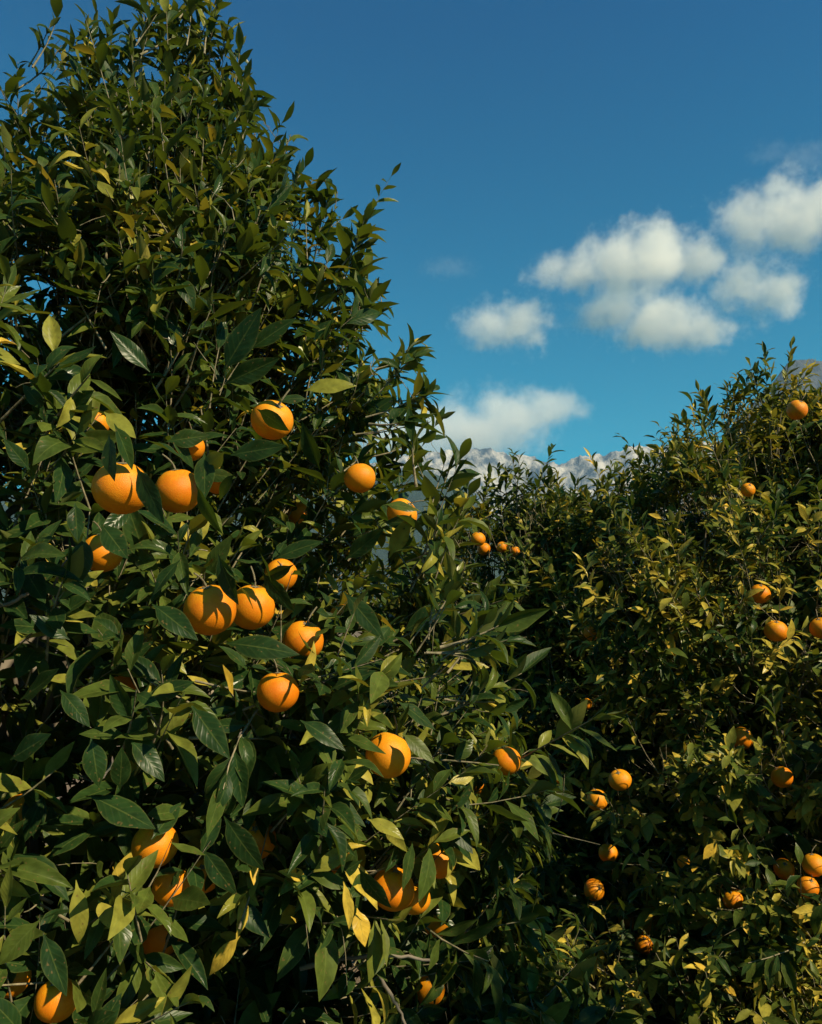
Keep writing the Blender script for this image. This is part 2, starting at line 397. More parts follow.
# ---------------------------------------------------------------- leaves
def build_leaves(P, D, Nn, length, width, fold, curl, rnd, nu, nv):
    n = len(P)
    D = norm(D); Nn = norm(Nn - (Nn * D).sum(-1, keepdims=True) * D); S = np.cross(Nn, D)
    u = np.linspace(0, 1, nu + 1); v = np.linspace(-1, 1, nv + 1)
    uu = np.clip((u - .09) / .91, 0, 1)
    wf = np.sin(np.pi * uu ** .82) ** .88 * (1 - .25 * uu ** 3); wf = np.where(u < .08, .03, np.maximum(wf, .015))
    c = np.where(np.abs(curl) < .05, .05, curl)[:, None]
    a = c * u[None, :]
    X = length[:, None] * np.sin(a) / c; Z = -length[:, None] * (1 - np.cos(a)) / c
    tx, tz = np.sin(a), np.cos(a)                          # local normal in (D, N)
    lat = (width * .5)[:, None, None] * wf[None, :, None] * v[None, None, :]
    cf, sf = np.cos(fold)[:, None, None], np.sin(fold)[:, None, None]
    wave = np.sin(u[None, :] * 11 + rnd[:, None] * 40)[:, :, None] * (np.abs(v) ** 2)[None, None, :] * (width * .055)[:, None, None] * wf[None, :, None]
    h = np.abs(lat) * sf - (np.abs(v) ** 2.5)[None, None, :] * (width * .05)[:, None, None] * wf[None, :, None] + wave
    px = X[:, :, None] + h * tx[:, :, None]; pz = Z[:, :, None] + h * tz[:, :, None]
    V = P[:, None, None, :] + D[:, None, None, :] * px[..., None] + Nn[:, None, None, :] * pz[..., None] + S[:, None, None, :] * (lat * cf)[..., None]
    k = (nu + 1) * (nv + 1)
    idx = np.arange(k).reshape(nu + 1, nv + 1)
    q = np.stack([idx[:-1, :-1], idx[1:, :-1], idx[1:, 1:], idx[:-1, 1:]], -1).reshape(-1, 4)
    Q = (q[None] + (np.arange(n) * k)[:, None, None]).reshape(-1, 4)
    A = np.empty((n, nu + 1, nv + 1, 3), np.float32)
    A[..., 0] = u[None, :, None]; A[..., 1] = v[None, None, :]; A[..., 2] = rnd[:, None, None]
    return V.reshape(-1, 3), Q, A.reshape(-1, 3)

class Tree:
    def __init__(s, axis, zs, rs, seed, lump=.13, lean=(0, 0, 1)):
        s.lean = lean
        s.ax = np.array(axis, float); s.zs = zs; s.rs = rs; s.seed = seed; s.lump = lump
    def axis(s, z):
        k, z0, z1 = s.lean
        return np.stack([s.ax[0] + k * np.clip((z - z0) / (z1 - z0), 0, 1), s.ax[1] + 0 * z], -1)
    def rad(s, p):
        """local crown radius at the height and bearing of points p"""
        d = p[..., :2] - s.axis(p[..., 2]); th = np.arctan2(d[..., 1], d[..., 0])
        r0 = np.interp(p[..., 2], s.zs, s.rs)
        q = np.stack([np.cos(th) * 1.5 + 9, np.sin(th) * 1.5 + 9, p[..., 2] * 1.5], -1)
        return r0 * (1 + s.lump * 2 * (noise3(q, s.seed) - .5) + s.lump * 1.5 * (noise3(q * 2.3, s.seed + 5) - .5) + s.lump * .9 * (noise3(q * 4.7, s.seed + 8) - .5)) 
    def inside(s, p, inset=0):
        return np.linalg.norm(p[..., :2] - s.axis(p[..., 2]), axis=-1) < s.rad(p) - inset
    def hit(s, px, py, inset=.05):
        d = ray(px, py); t = np.linspace(.4, 9, 1800); p = CAM + d[None] * t[:, None]
        k = np.nonzero(s.inside(p, inset))[0]
        return t[k[0]] if len(k) else None

def sample_shoots(tr, n_all, seed, long_top=.05, deep=.6, gap=.40):
    r = np.random.default_rng(seed); n = n_all // 3
    zz = np.linspace(tr.zs[0], tr.zs[-1], 400); rr = np.interp(zz, tr.zs, tr.rs) + .05
    slope = np.sqrt(1 + np.gradient(rr, zz) ** 2); cdf = np.cumsum(rr * slope); cdf /= cdf[-1]
    z = np.interp(r.random(n), cdf, zz); th = r.random(n) * 2 * np.pi
    o = np.stack([np.cos(th), np.sin(th), z * 0], -1)
    A = tr.axis(z)
    p = np.stack([A[:, 0] + o[:, 0] * .5, A[:, 1] + o[:, 1] * .5, z], -1)
    rd = tr.rad(p)
    sl = np.interp(z, zz, np.gradient(rr, zz))
    outv = norm(np.stack([o[:, 0], o[:, 1], np.clip(-sl, -.6, 2.2)], -1))
    depth = np.where(r.random(n) < .5, r.random(n) * .16, r.random(n) ** 1.3 * deep)
    p = np.stack([A[:, 0] + o[:, 0] * rd, A[:, 1] + o[:, 1] * rd, z], -1) - outv * (depth + .10)[:, None]
    # clumps and gaps
    cl = noise3(p * 5.2, seed + 3) * .6 + noise3(p * 10, seed + 4) * .4
    keep = r.random(n) < np.clip((cl - gap) * 8, np.where(depth < .25, .03, .18), 1)
    p, outv, depth, z = p[keep], outv[keep], depth[keep], z[keep]
    # every branch end carries a bundle of three to four shoots
    k_ = r.integers(2, 5, len(p)); ix = np.repeat(np.arange(len(p)), k_)
    p, outv, depth = p[ix] + r.normal(0, .026, (len(ix), 3)), outv[ix], depth[ix]; z = p[:, 2]; cd_ = r.normal(0, 1, (len(k_), 3))[ix]
    hgt = np.clip((z - tr.zs[0]) / (tr.zs[-1] - tr.zs[0]), 0, 1)
    n = len(p)
    d = outv * .8 + np.array([0, 0, 1.0]) * (.05 + 1.1 * hgt)[:, None] + cd_ * (.30 - .16 * hgt)[:, None] + r.normal(0, .34, (n, 3))
    ln = .08 + r.random(n) * .11
    lg = r.random(n) < long_top * np.clip(hgt * 1.8, .25, 1.6); ln = np.where(lg & (depth < .2), ln + .16 * r.random(n) + .05, ln)
    return p, norm(d), ln, hgt, outv

def grow(tr_name, shoots, scale, oranges, parent, seed, lod_near, spacing=.0165, extra=None, shift=0.0, oldf=.022):
    """leaves and twig stems of all shoots of one tree; leaves in front of the fruit are thinned"""
    r = np.random.default_rng(seed)
    p, d, ln, hgt, outv = shoots
    n = len(p)
    cnt = np.clip((ln / spacing).astype(int), 5, 22)
    si = np.repeat(np.arange(n), cnt)
    j = np.concatenate([np.arange(c) for c in cnt]); f = (j + .6) / cnt[si]
    # bent stems
    up = np.array([0, 0, 1.0]); bend = r.normal(0, .10, (n, 3)) + up * (.08 + .1 * hgt)[:, None]
    def pt(i, t): return p[i] + d[i] * (ln[i] * t)[:, None] + bend[i] * (ln[i] * t * t)[:, None]
    def tn(i, t): return norm(d[i] + 2 * bend[i] * t[:, None])
    base = pt(si, .12 + .88 * f); ax = tn(si, f)
    ref = np.where(np.abs(ax[:, 2:3]) > .92, np.array([1.0, 0, 0]), up); a = norm(np.cross(ax, ref)); b = np.cross(ax, a)
    ph = j * 2.4 + r.random(n)[si] * 6.28 + r.normal(0, .25, len(j))
    rad = a * np.cos(ph)[:, None] + b * np.sin(ph)[:, None]
    al = R(72) - R(44) * f - R(4) * hgt[si] + r.normal(0, .2, len(j))
    D = ax * np.cos(al)[:, None] + rad * np.sin(al)[:, None]
    h = hgt[si]
    droop = np.clip(r.normal(.55 - .58 * h, .30, len(j)), -.1, 1.2)
    D = norm(D + np.array([0, 0, -1.0]) * droop[:, None] + r.normal(0, .17, (len(j), 3)))
    NN = ax * .75 + up * .35 + outv[si] * .35 + SUN * .15 + r.normal(0, .36, (len(j), 3))
    L = (.094 + r.normal(0, .019, len(j))) * (1 - .34 * np.abs(f - .45) ** 1.2 * 1.6) * scale
    vig = r.normal(1.06, .13, n)[si] * (1 - .16 * np.clip(hgt[si] - .3, 0, 1)); L = np.clip(L * vig, .035, .135)
    W = L * np.clip(r.normal(.385 if lod_near else .385, .05, len(j)), .25, .56)
    fold = np.clip(r.normal(.42 + .18 * h, .2, len(j)), .03, .85); curl = np.clip(r.normal(.5, .5, len(j)), -.6, 1.9)
    tone = np.clip(r.random(n)[si] * .60 + r.random(len(j)) * .40 + shift, 0, 1)
    # a few old yellow leaves
    old = r.random(len(j)) < oldf; tone = np.where(old, .93 + .07 * r.random(len(j)), tone * .93)
    tone = np.where(np.linalg.norm(base - CAM, axis=-1) < 1.25, np.minimum(tone, .70), tone)      # the nearest shoots carry no large pale leaves
    # keep fruit in view and in the sun
    keep = np.ones(len(j), bool)
    samp = np.stack([base, base + D * (L * .35)[:, None], base + D * (L * .7)[:, None], base + D * L[:, None]], 1)
    S_ = norm(np.cross(norm(NN), D)) * (W * .42)[:, None]
    samp = np.concatenate([samp, samp[:, 1:3] + S_[:, None], samp[:, 1:3] - S_[:, None]], 1)
    stem_t = np.array([-.5, -.25, 0, .35, .7, 1.0])
    ii = np.arange(n)
    SP = np.stack([p - outv * .0 + d * (ln * min(t, 0) * 1.0)[:, None] if t < 0 else pt(ii, np.full(n, t)) for t in stem_t], 1)
    kst = np.ones(n, bool)
    for (c, rr, clear, sunc, dx, dy) in oranges:
        v = samp - c
        keep &= (np.linalg.norm(v, axis=-1) > rr * 1.03).all(1)
        kst &= (np.linalg.norm(SP - c, axis=-1) > rr * 1.02).all(1)
        for (tgt, k, mx) in ((CAM, clear, 9), (c + SUN * 2, sunc, .22 if lod_near else 3.0)):
            if k <= 0: continue
            ax_ = tgt - c; Lx = np.linalg.norm(ax_); ax_ = ax_ / Lx
            o = np.zeros(3)
            if tgt is CAM:
                rt = norm(np.cross(ax_, up)); uu = np.cross(rt, ax_)
                o = -rt * dx * rr + uu * dy * rr
            t = (v @ ax_); perp = np.linalg.norm(v - t[..., None] * ax_ - o, axis=-1)
            cut_ = (t > 0) & (t < min(mx, Lx)) & (perp < rr * k)
            keep &= ~(cut_[:, 1:3] if lod_near else cut_).any(1)
            if tgt is CAM:
                vs_ = SP - c; t2 = vs_ @ ax_; pr2 = np.linalg.norm(vs_ - t2[..., None] * ax_ - o, axis=-1)
                kst &= ~((t2 > 0) & (pr2 < rr * k * .8)).any(1)
    # nothing right in front of the lens
    keep &= np.linalg.norm(samp - CAM, axis=-1).min(1) > .55
    keep &= kst[si]
    dist = np.linalg.norm(base - CAM, axis=-1)
    Vs, Qs, As = [], [], []; off = 0
    for sel, nu, nv in ((keep & (dist < lod_near), 7, 4), (keep & (dist >= lod_near), 5, 2)):
        if not sel.any(): continue
        V, Q, A = build_leaves(base[sel], D[sel], NN[sel], L[sel], W[sel], fold[sel], curl[sel], tone[sel], nu, nv)
        Vs.append(V); Qs.append(Q + off); As.append(A); off += len(V)
    if extra is not None:
        eB, eD, eN, eL, eW, eT = extra
        V, Q, A = build_leaves(eB, eD, eN, eL, eW, np.clip(r.normal(.22, .1, len(eB)), .05, .5), r.normal(.25, .25, len(eB)), eT, 9, 6)
        Vs.append(V); Qs.append(Q + off); As.append(A); off += len(V)
    crown = mesh_np("crown", np.concatenate(Vs), np.concatenate(Qs), M_LEAF, parent, np.concatenate(As))
    kk = np.nonzero(kst)[0]
    V, Q = tubes(SP[kk], np.outer(np.clip(r.normal(.0017, .0005, len(kk)), .0009, .0032), np.array([1.5, 1.3, 1.1, .95, .75, .45])), 5)
    # short bare dead twigs among the leaves
    m_ = r.integers(0, n, int(n * .45)); d2 = norm(r.normal(0, 1, (len(m_), 3)) + outv[m_] * .6); l2 = r.uniform(.03, .10, len(m_))
    st_ = p[m_] + outv[m_] * r.uniform(-.05, .12, len(m_))[:, None]; tt = np.linspace(0, 1, 4)[None, :, None]
    pp = st_[:, None] + d2[:, None] * l2[:, None, None] * tt + r.normal(0, .22, (len(m_), 1, 3)) * l2[:, None, None] * tt ** 2
    okd = np.ones(len(m_), bool)
    for (c, rr, clear, sunc, dx, dy) in oranges:
        v = pp - c; a_ = norm(CAM - c); t2 = v @ a_
        okd &= ~((t2 > -rr) & (np.linalg.norm(v - t2[..., None] * a_, axis=-1) < rr * 1.05)).any(1)
    V2, Q2 = tubes(pp[okd], np.outer(r.uniform(.0007, .0014, okd.sum()), np.array([1.2, 1, .8, .5])), 4)
    Q = np.concatenate([Q, Q2 + len(V)]); V = np.concatenate([V, V2])
    tw = mesh_np("twigs", V, Q, M_TWIG, parent); tw['kind'] = 'stuff'
    return int(keep.sum())

def limb_path(a, b, sag, wig, m, r):
    t = np.linspace(0, 1, m)[:, None]
    p = a + (b - a) * t + np.array([0, 0, 1.0]) * sag * np.sin(np.pi * t)
    w_ = np.cumsum(r.normal(0, wig, (m, 3)), 0); w_ -= t * w_[-1]
    return p + w_
def skeleton(tr, parent, seed, height, r0, nl=7):
    r = np.random.default_rng(seed)
    a = np.array([tr.ax[0], tr.ax[1], -.05]); fork = a + np.array([r.normal(0, .06), r.normal(0, .06), .55])
    pth = limb_path(a, fork, 0, .012, 9, r)
    rad = r0 * np.linspace(1.25, .95, 9); rad[0] *= 1.25
    V, Q = tubes(pth[None], rad[None], 12); mesh_np("trunk", V, Q, M_BARK, parent)
    for k in range(nl):
        th = k * 2.4 + r.random() * .5; z = height * (.45 + .5 * ((k * .618) % 1)); q = np.array([tr.ax[0], tr.ax[1], z])
        rr = float(tr.rad(q + np.array([math.cos(th), math.sin(th), 0]) * .5)) * .8
        e = q + np.array([math.cos(th), math.sin(th), 0]) * rr * .75
        lp = limb_path(fork + np.array([0, 0, -.06 * (k % 3)]), e, .10, .02, 14, r)
        Vs, Qs = tubes(lp[None], (r0 * np.linspace(.6, .14, 14))[None], 9)
        vs_, qs_ = [Vs], [Qs]; off = len(Vs)
        for s_ in range(6):
            i = 4 + s_ + r.integers(0, 3); st = lp[min(i, 13)]
            dv = norm(norm(e - fork) * .6 + r.normal(0, .6, 3) + np.array([0, 0, .25])); ed = st + dv * (.35 + .35 * r.random())
            sp = limb_path(st, ed, .03, .012, 9, r)
            V2, Q2 = tubes(sp[None], (r0 * np.linspace(.2, .05, 9))[None], 6); vs_.append(V2); qs_.append(Q2 + off); off += len(V2)
        mesh_np("limb", np.concatenate(vs_), np.concatenate(qs_), M_BARK, parent)

T_NEAR = Tree((-1.08, 2.5), [.05, .6, 1.1, 1.6, 2.0, 2.4, 2.84, 3.05, 3.25, 3.4, 3.6], [1.05, 1.34, 1.36, 1.22, 1.05, .89, .56, .36, .23, .13, .02], 21, .15, (.36, 2.1, 3.0))
T_MID = Tree((.96, 5.5), [.05, .6, 1.1, 1.6, 1.93, 2.16, 2.30, 2.36], [1.1, 1.35, 1.4, 1.22, 1.0, .82, .5, .05], 33, .14)
T_FAR = Tree((2.25, 4.65), [.03, .5, 1.0, 1.6, 2.15, 2.42, 2.63, 2.75, 2.81], [1.7, 1.85, 1.82, 1.58, 1.18, .90, .56, .30, .05], 47, .13)

# ---------------------------------------------------------------- oranges: px, py, diameter px, tree, view clearance, sun clearance, offset, label
FRUIT = [
 (122, 488, 57, 'n', 1.0, .85, 0, 0, "biggest orange, hanging beside its partner behind a dark curled leaf"),
 (178, 491, 46, 'n', .9, .8, .1, 0, "orange crossed by a leaf shadow, partner of the biggest orange"),
 (272, 420, 42, 'n', .95, .8, 0, 0, "round orange alone high in the near tree, its top lit by the sun"),
 (360, 478, 29, 'n', .62, .2, 0, 0, "dim orange near the bright side of the near tree, below the high round orange"),
 (210, 610, 53, 'n', 1.0, .75, 0, 0, "large dappled orange touching a paler one in the middle of the near tree"),
 (252, 607, 46, 'n', .95, .8, .1, 0, "paler orange against the large dappled one in mid crown"),
 (281, 575, 30, 'n', .7, .7, 0, 0, "small bright orange peeping out just above the touching dappled pair"),
 (102, 553, 40, 'n', .65, .2, .2, -.2, "shaded orange half covered by leaves under the biggest orange"),
 (303, 641, 42, 'n', .65, .7, 0, .3, "orange mostly behind leaves, just below the small peeping one"),
 (278, 692, 42, 'n', .85, .7, 0, .1, "orange with a sunlit shoulder below the mostly hidden orange in mid crown"),
 (388, 755, 46, 'n', .95, .75, 0, -.1, "wide orange shaded on top by leaves, low on the near tree's sunny side"),
 (155, 845, 46, 'n', .95, .75, 0, 0, "orange with a leaf shadow like a star, above the two brown-shaded ones"),
 (172, 887, 38, 'n', .85, .6, 0, 0, "orange with twig shadows, under the star-shadowed orange"),
 (204, 876, 32, 'n', .8, .2, 0, 0, "small dark orange in shade beside the twig-shadowed orange"),
 (257, 840, 38, 'n', .6, .7, .3, 0, "orange slice showing along the edge of a long hanging leaf"),
 (57, 1000, 42, 'n', .85, .7, 0, 0, "lowest orange, near the bottom corner of the near tree"),
 (160, 935, 42, 'n', .6, 0, 0, 0, "very dark orange deep in shade under the twig-shadowed orange"),
 (125, 683, 38, 'n', .5, 0, 0, 0, "dark orange hidden deep in the crown between the biggest and the star-shadowed oranges"),
 (22, 815, 42, 'n', .55, 0, 0, 0, "half-hidden orange low at the picture's left edge, level with the star-shadowed one"),
 (393, 889, 44, 'n', .9, .8, 0, 0, "largest orange of the low cluster, striped by leaf shadow"),
 (415, 899, 31, 'n', .9, .7, 0, 0, "small orange tucked against the largest of the low cluster"),
 (439, 861, 29, 'n', .9, .8, 0, 0, "smooth orange alone just above the low cluster"),
 (343, 862, 21, 'n', .8, .7, 0, 0, "small orange spot beside the low cluster, by yellow leaves"),
 (437, 921, 24, 'n', .7, .7, 0, -.2, "orange under a green leaf at the bottom of the low cluster"),
 (481, 785, 25, 'n', 1.1, .8, 0, -.1, "orange with its top under a leaf at the outer edge of the near tree"),
 (506, 761, 24, 'n', .75, .8, 0, 0, "half-hidden orange farthest out on the near tree's side"),
 (402, 938, 17, 'n', .8, .7, 0, 0, "tiny orange below the low cluster, above the bare dark branch"),
 (430, 989, 26, 'n', .7, .6, 0, 0, "orange in two lit pieces in the dark below the bare branch"),
 (190, 447, 24, 'n', .4, .3, .2, .2, "orange sliver above the leaf-crossed partner of the biggest orange"),
 (216, 481, 20, 'n', .7, .6, 0, 0, "small orange chip beside the leaf-crossed partner"),
 (97, 423, 13, 'n', .9, .7, 0, 0, "tiny orange dot between leaves up above the biggest orange"),
 (300, 514, 24, 'n', .55, .5, 0, 0, "dull orange patch among twigs under the high round orange"),
 (402, 514, 29, 'n', .42, .8, 0, 0, "glowing orange behind yellow leaves where the near tree meets the mountain view"),
 (12, 978, 16, 'n', .6, .5, 0, 0, "tiny orange fragment just above the lowest orange"),
 (342, 616, 18, 'n', .7, .7, 0, 0, "small lit orange fragment beside the mostly hidden mid-crown orange"),
 (797, 410, 20, 'f', .8, .85, 0, 0, "topmost orange of the far tree, just under its peak"),
 (748, 490, 14, 'f', 1.0, .9, 0, 0, "small smooth orange below the far tree's topmost one"),
 (478, 539, 15, 'm', .9, .8, 0, 0, "brightest of four small oranges in the distant middle tree"),
 (484, 549, 13, 'm', .9, .3, 0, 0, "dark small orange touching the brightest in the middle tree"),
 (502, 547, 11, 'm', .9, .7, 0, 0, "square-looking small orange, third of the middle tree's row of four"),
 (515, 551, 10, 'm', .9, .7, 0, 0, "smallest orange at the end of the middle tree's row"),
 (592, 632, 18, 'f', .9, 0, 0, 0, "dark orange hardly visible in the shade of the far tree's flank"),
 (760, 594, 20, 'f', 1.0, .15, 0, 0, "shaded red-orange fruit above the half-lit one in the far tree"),
 (776, 631, 22, 'f', .9, .85, 0, .1, "half-lit orange with a yellow leaf across it, far tree"),
 (821, 628, 22, 'f', 1.0, .5, 0, 0, "orange cut by the picture edge beside the half-lit one"),
 (620, 780, 22, 'f', 1.05, .95, 0, 0, "bright round orange standing clear above the yellow-green one, far tree"),
 (597, 800, 21, 'f', .85, .8, .1, 0, "yellowish orange partly leafed over, beside the clear round one"),
 (608, 853, 19, 'f', .8, .3, 0, 0, "brownish orange behind a leaf, between the yellowish and the lower bright one"),
 (594, 890, 21, 'f', 1.05, .95, 0, 0, "bright egg-shaped orange alone over a dark hollow"),
 (644, 945, 18, 'f', 1.0, .9, 0, 0, "small bright orange nearest the ground in the far tree"),
 (733, 900, 20, 'f', 1.05, .8, 0, 0, "orange with a dark rim alone in black shade, far tree"),
 (557, 780, 13, 'f', .8, .7, 0, 0, "tiny orange at the inner edge of the far tree beside the near tree"),
 (784, 869, 20, 'f', .9, 0, 0, 0, "unlit brown orange beside the pair at the picture's edge"),
 (814, 865, 23, 'f', 1.0, .8, 0, 0, "upper orange of the pair at the picture's edge"),
 (808, 887, 21, 'f', .85, .8, 0, 0, "lower orange of the edge pair, under a pale leaf"),
 (742, 738, 22, 'f', .85, 0, 0, 0, "dark orange lost in shade, midway up the far tree"),
 (782, 777, 21, 'f', .8, .35, 0, 0, "orange broken up by leaf shadows under the one lost in shade"),
 (628, 920, 20, 'f', .7, 0, 0, 0, "very dark orange above the small bright one nearest the ground"),
 (684, 862, 12, 'f', .8, .6, 0, 0, "tiny orange glint midway between the egg-shaped and dark-rimmed fruit"),
 (586, 704, 12, 'f', .7, .5, 0, 0, "narrow orange glint in the far tree's dark flank"),
]
T_SIDE = Tree((2.5, .55), [.1, .6, 1.2, 1.8, 2.4, 2.85, 3.05], [.7, 1.0, 1.1, 1.05, .75, .4, .05], 58, .12)  # out-of-frame tree, added only for the shade it casts into the gap
TREES = {'n': T_NEAR, 'm': T_MID, 'f': T_FAR}
spec = {'n': [], 'm': [], 'f': [], 's': []}; placed = []; hidden = {}
for (px, py, dp, tk, cl, sc, dx, dy, lab) in FRUIT:
    chip = tk == 'n' and dp <= 30
    h = TREES[tk].hit(px, py, (.46 if tk == 'n' else .3) if sc == 0 else (.20 if chip else (.10 if tk == 'n' else .14)))
    if h is None: h = {'n': 1.9, 'm': 4.7, 'f': 4.0}[tk]
    D_ = dp * h / FPX
    if chip:
        rr = float(np.clip(dp * h / FPX * .62, .028, .036)); cl = min(cl, .6) * (dp * h / FPX / 2) / rr; sc = min(sc, .5)
    else:
        if D_ > .090: h = .090 * FPX / dp
        if D_ < .060 and dp > 16: h = min(h + .25, .060 * FPX / dp)
        rr = dp * h / FPX / 2
        if dp <= 16: rr = max(rr, .026)
    hidden[lab] = tk == 'n' and cl <= .58 * (1 if not chip else .8)
    c = at(px, py, h); placed.append((c, rr, lab, tk, dp))
    spec[tk].append((c, rr, cl * (.74 if tk == 'n' else (.8 if cl >= 1 else .55)), sc * (.34 if tk == 'n' else 1.15), dx + rng.normal(0, .14), dy - .06 + rng.normal(0, .12)))
print("fruit radii cm / dist:", [(round(r_ * 100, 1), round(float(np.linalg.norm(c - CAM)), 2)) for c, r_, l, t_, d_ in placed])

def orange_mesh(seed):
    r = np.random.default_rng(seed); nu, nv = 36, 24
    V = []
    for i in range(nv + 1):
        ph = math.pi * i / nv
        for j in range(nu):
            th = 2 * math.pi * j / nu
            V.append((math.sin(ph) * math.cos(th), math.sin(ph) * math.sin(th), math.cos(ph)))
    V = np.array(V)
    k = 1 + .045 * (noise3(V * 1.4 + 5 + seed, seed) - .5) + .012 * (noise3(V * 5 + 9, seed) - .5)
    top = np.exp(-((1 - V[:, 2]) / .035)); k -= .10 * top
    rib = np.exp(-((1 - V[:, 2]) / .12)); k += .012 * np.cos(5 * np.arctan2(V[:, 1], V[:, 0])) * rib
    bot = np.exp(-((1 + V[:, 2]) / .012)); k -= .03 * bot
    V = V * k[:, None]; V[:, 2] *= .95
    idx = np.arange((nv + 1) * nu).reshape(nv + 1, nu); nx = np.roll(idx, -1, 1)
    q = np.stack([idx[:-1], idx[1:], nx[1:], nx[:-1]], -1).reshape(-1, 4)
    return V, q
def stalk_mesh(seed):
    r = np.random.default_rng(seed)
    t = np.linspace(0, 1, 8)[:, None]
    p = np.array([0, 0, .86]) + np.array([0, 0, 1.0]) * t * .75 + np.array([r.normal(0, .3), r.normal(0, .3), 0]) * t * t
    V, Q = tubes(p[None], (np.linspace(.045, .035, 8))[None], 7)
    # star-shaped calyx
    n = 20; a = np.arange(n) * 2 * math.pi / n; rr = np.where(np.arange(n) % 4 == 0, .28, .15)
    ring0 = np.stack([np.cos(a) * .05, np.sin(a) * .05, a * 0 + .93], -1); ring1 = np.stack([np.cos(a) * rr, np.sin(a) * rr, a * 0 + .90], -1)
    o = len(V); i = np.arange(n); k2 = (i + 1) % n
    Q2 = np.stack([o + i, o + n + i, o + n + k2, o + k2], -1)
    return np.concatenate([V, ring0, ring1]), np.concatenate([Q, Q2])
protos = []
for s in range(3):
    V, Q = orange_mesh(s + 2); b = mesh_np("orange", V, Q, M_PEEL)
    V, Q = stalk_mesh(s + 4); st = mesh_np("stalk", V, Q, M_TWIG, b)
    protos.append((b, st))
GROUPS = {'n': "oranges hanging in the near tree", 'm': "oranges hanging in the middle tree", 'f': "oranges hanging in the far tree"}
used = set()
for i, (c, rr, lab, tk, dp) in enumerate(placed):
    b, st = protos[i % 3]
    if i % 3 in used:
        b2 = b.copy(); col.objects.link(b2); s2 = st.copy(); col.objects.link(s2); s2.parent = b2; b = b2
    used.add(i % 3)
    b.location = c; sq = rng.normal(0, .025, 2); b.scale = (rr * (1 + sq[0]), rr * (1 - sq[0] * .5), rr * (1 + sq[1]))
    tl = rng.normal(0, .3, 2); b.rotation_euler = (tl[0] + abs(rng.normal(.3, .3)), tl[1], rng.normal(0, .6))
    tag(b, lab, 'orange', GROUPS[tk])

# ---------------------------------------------------------------- the trees
def sprigs(lst, seed, cut=.05):
    """long leading shoots: base pixel, tip pixel, distance"""
    p, d, ln, hg, ov = [], [], [], [], []
    for (bx, by, tx, ty, dd) in lst:
        a = at(bx, by + 12, dd); b = at(tx, ty, dd * 1.0); v = b - a; L = max(np.linalg.norm(v) - cut, .1)
        p.append(a); d.append(norm(v)); ln.append(L); hg.append(.95); ov.append(norm(v))
        for q in range(3):                                       # side shoots round the leader
            t_ = random.uniform(.0, .45); dv = norm(v / np.linalg.norm(v) + rng.normal(0, .33, 3)); l2 = L * (1 - t_) * random.uniform(.6, .9)
            p.append(a + v * t_ + rng.normal(0, .012, 3)); d.append(dv); ln.append(max(l2, .07)); hg.append(.95); ov.append(norm(v))
    return tuple(np.array(x) for x in (p, d, ln, hg, ov))
def join(a, b): return tuple(np.concatenate([x, y]) for x, y in zip(a, b))

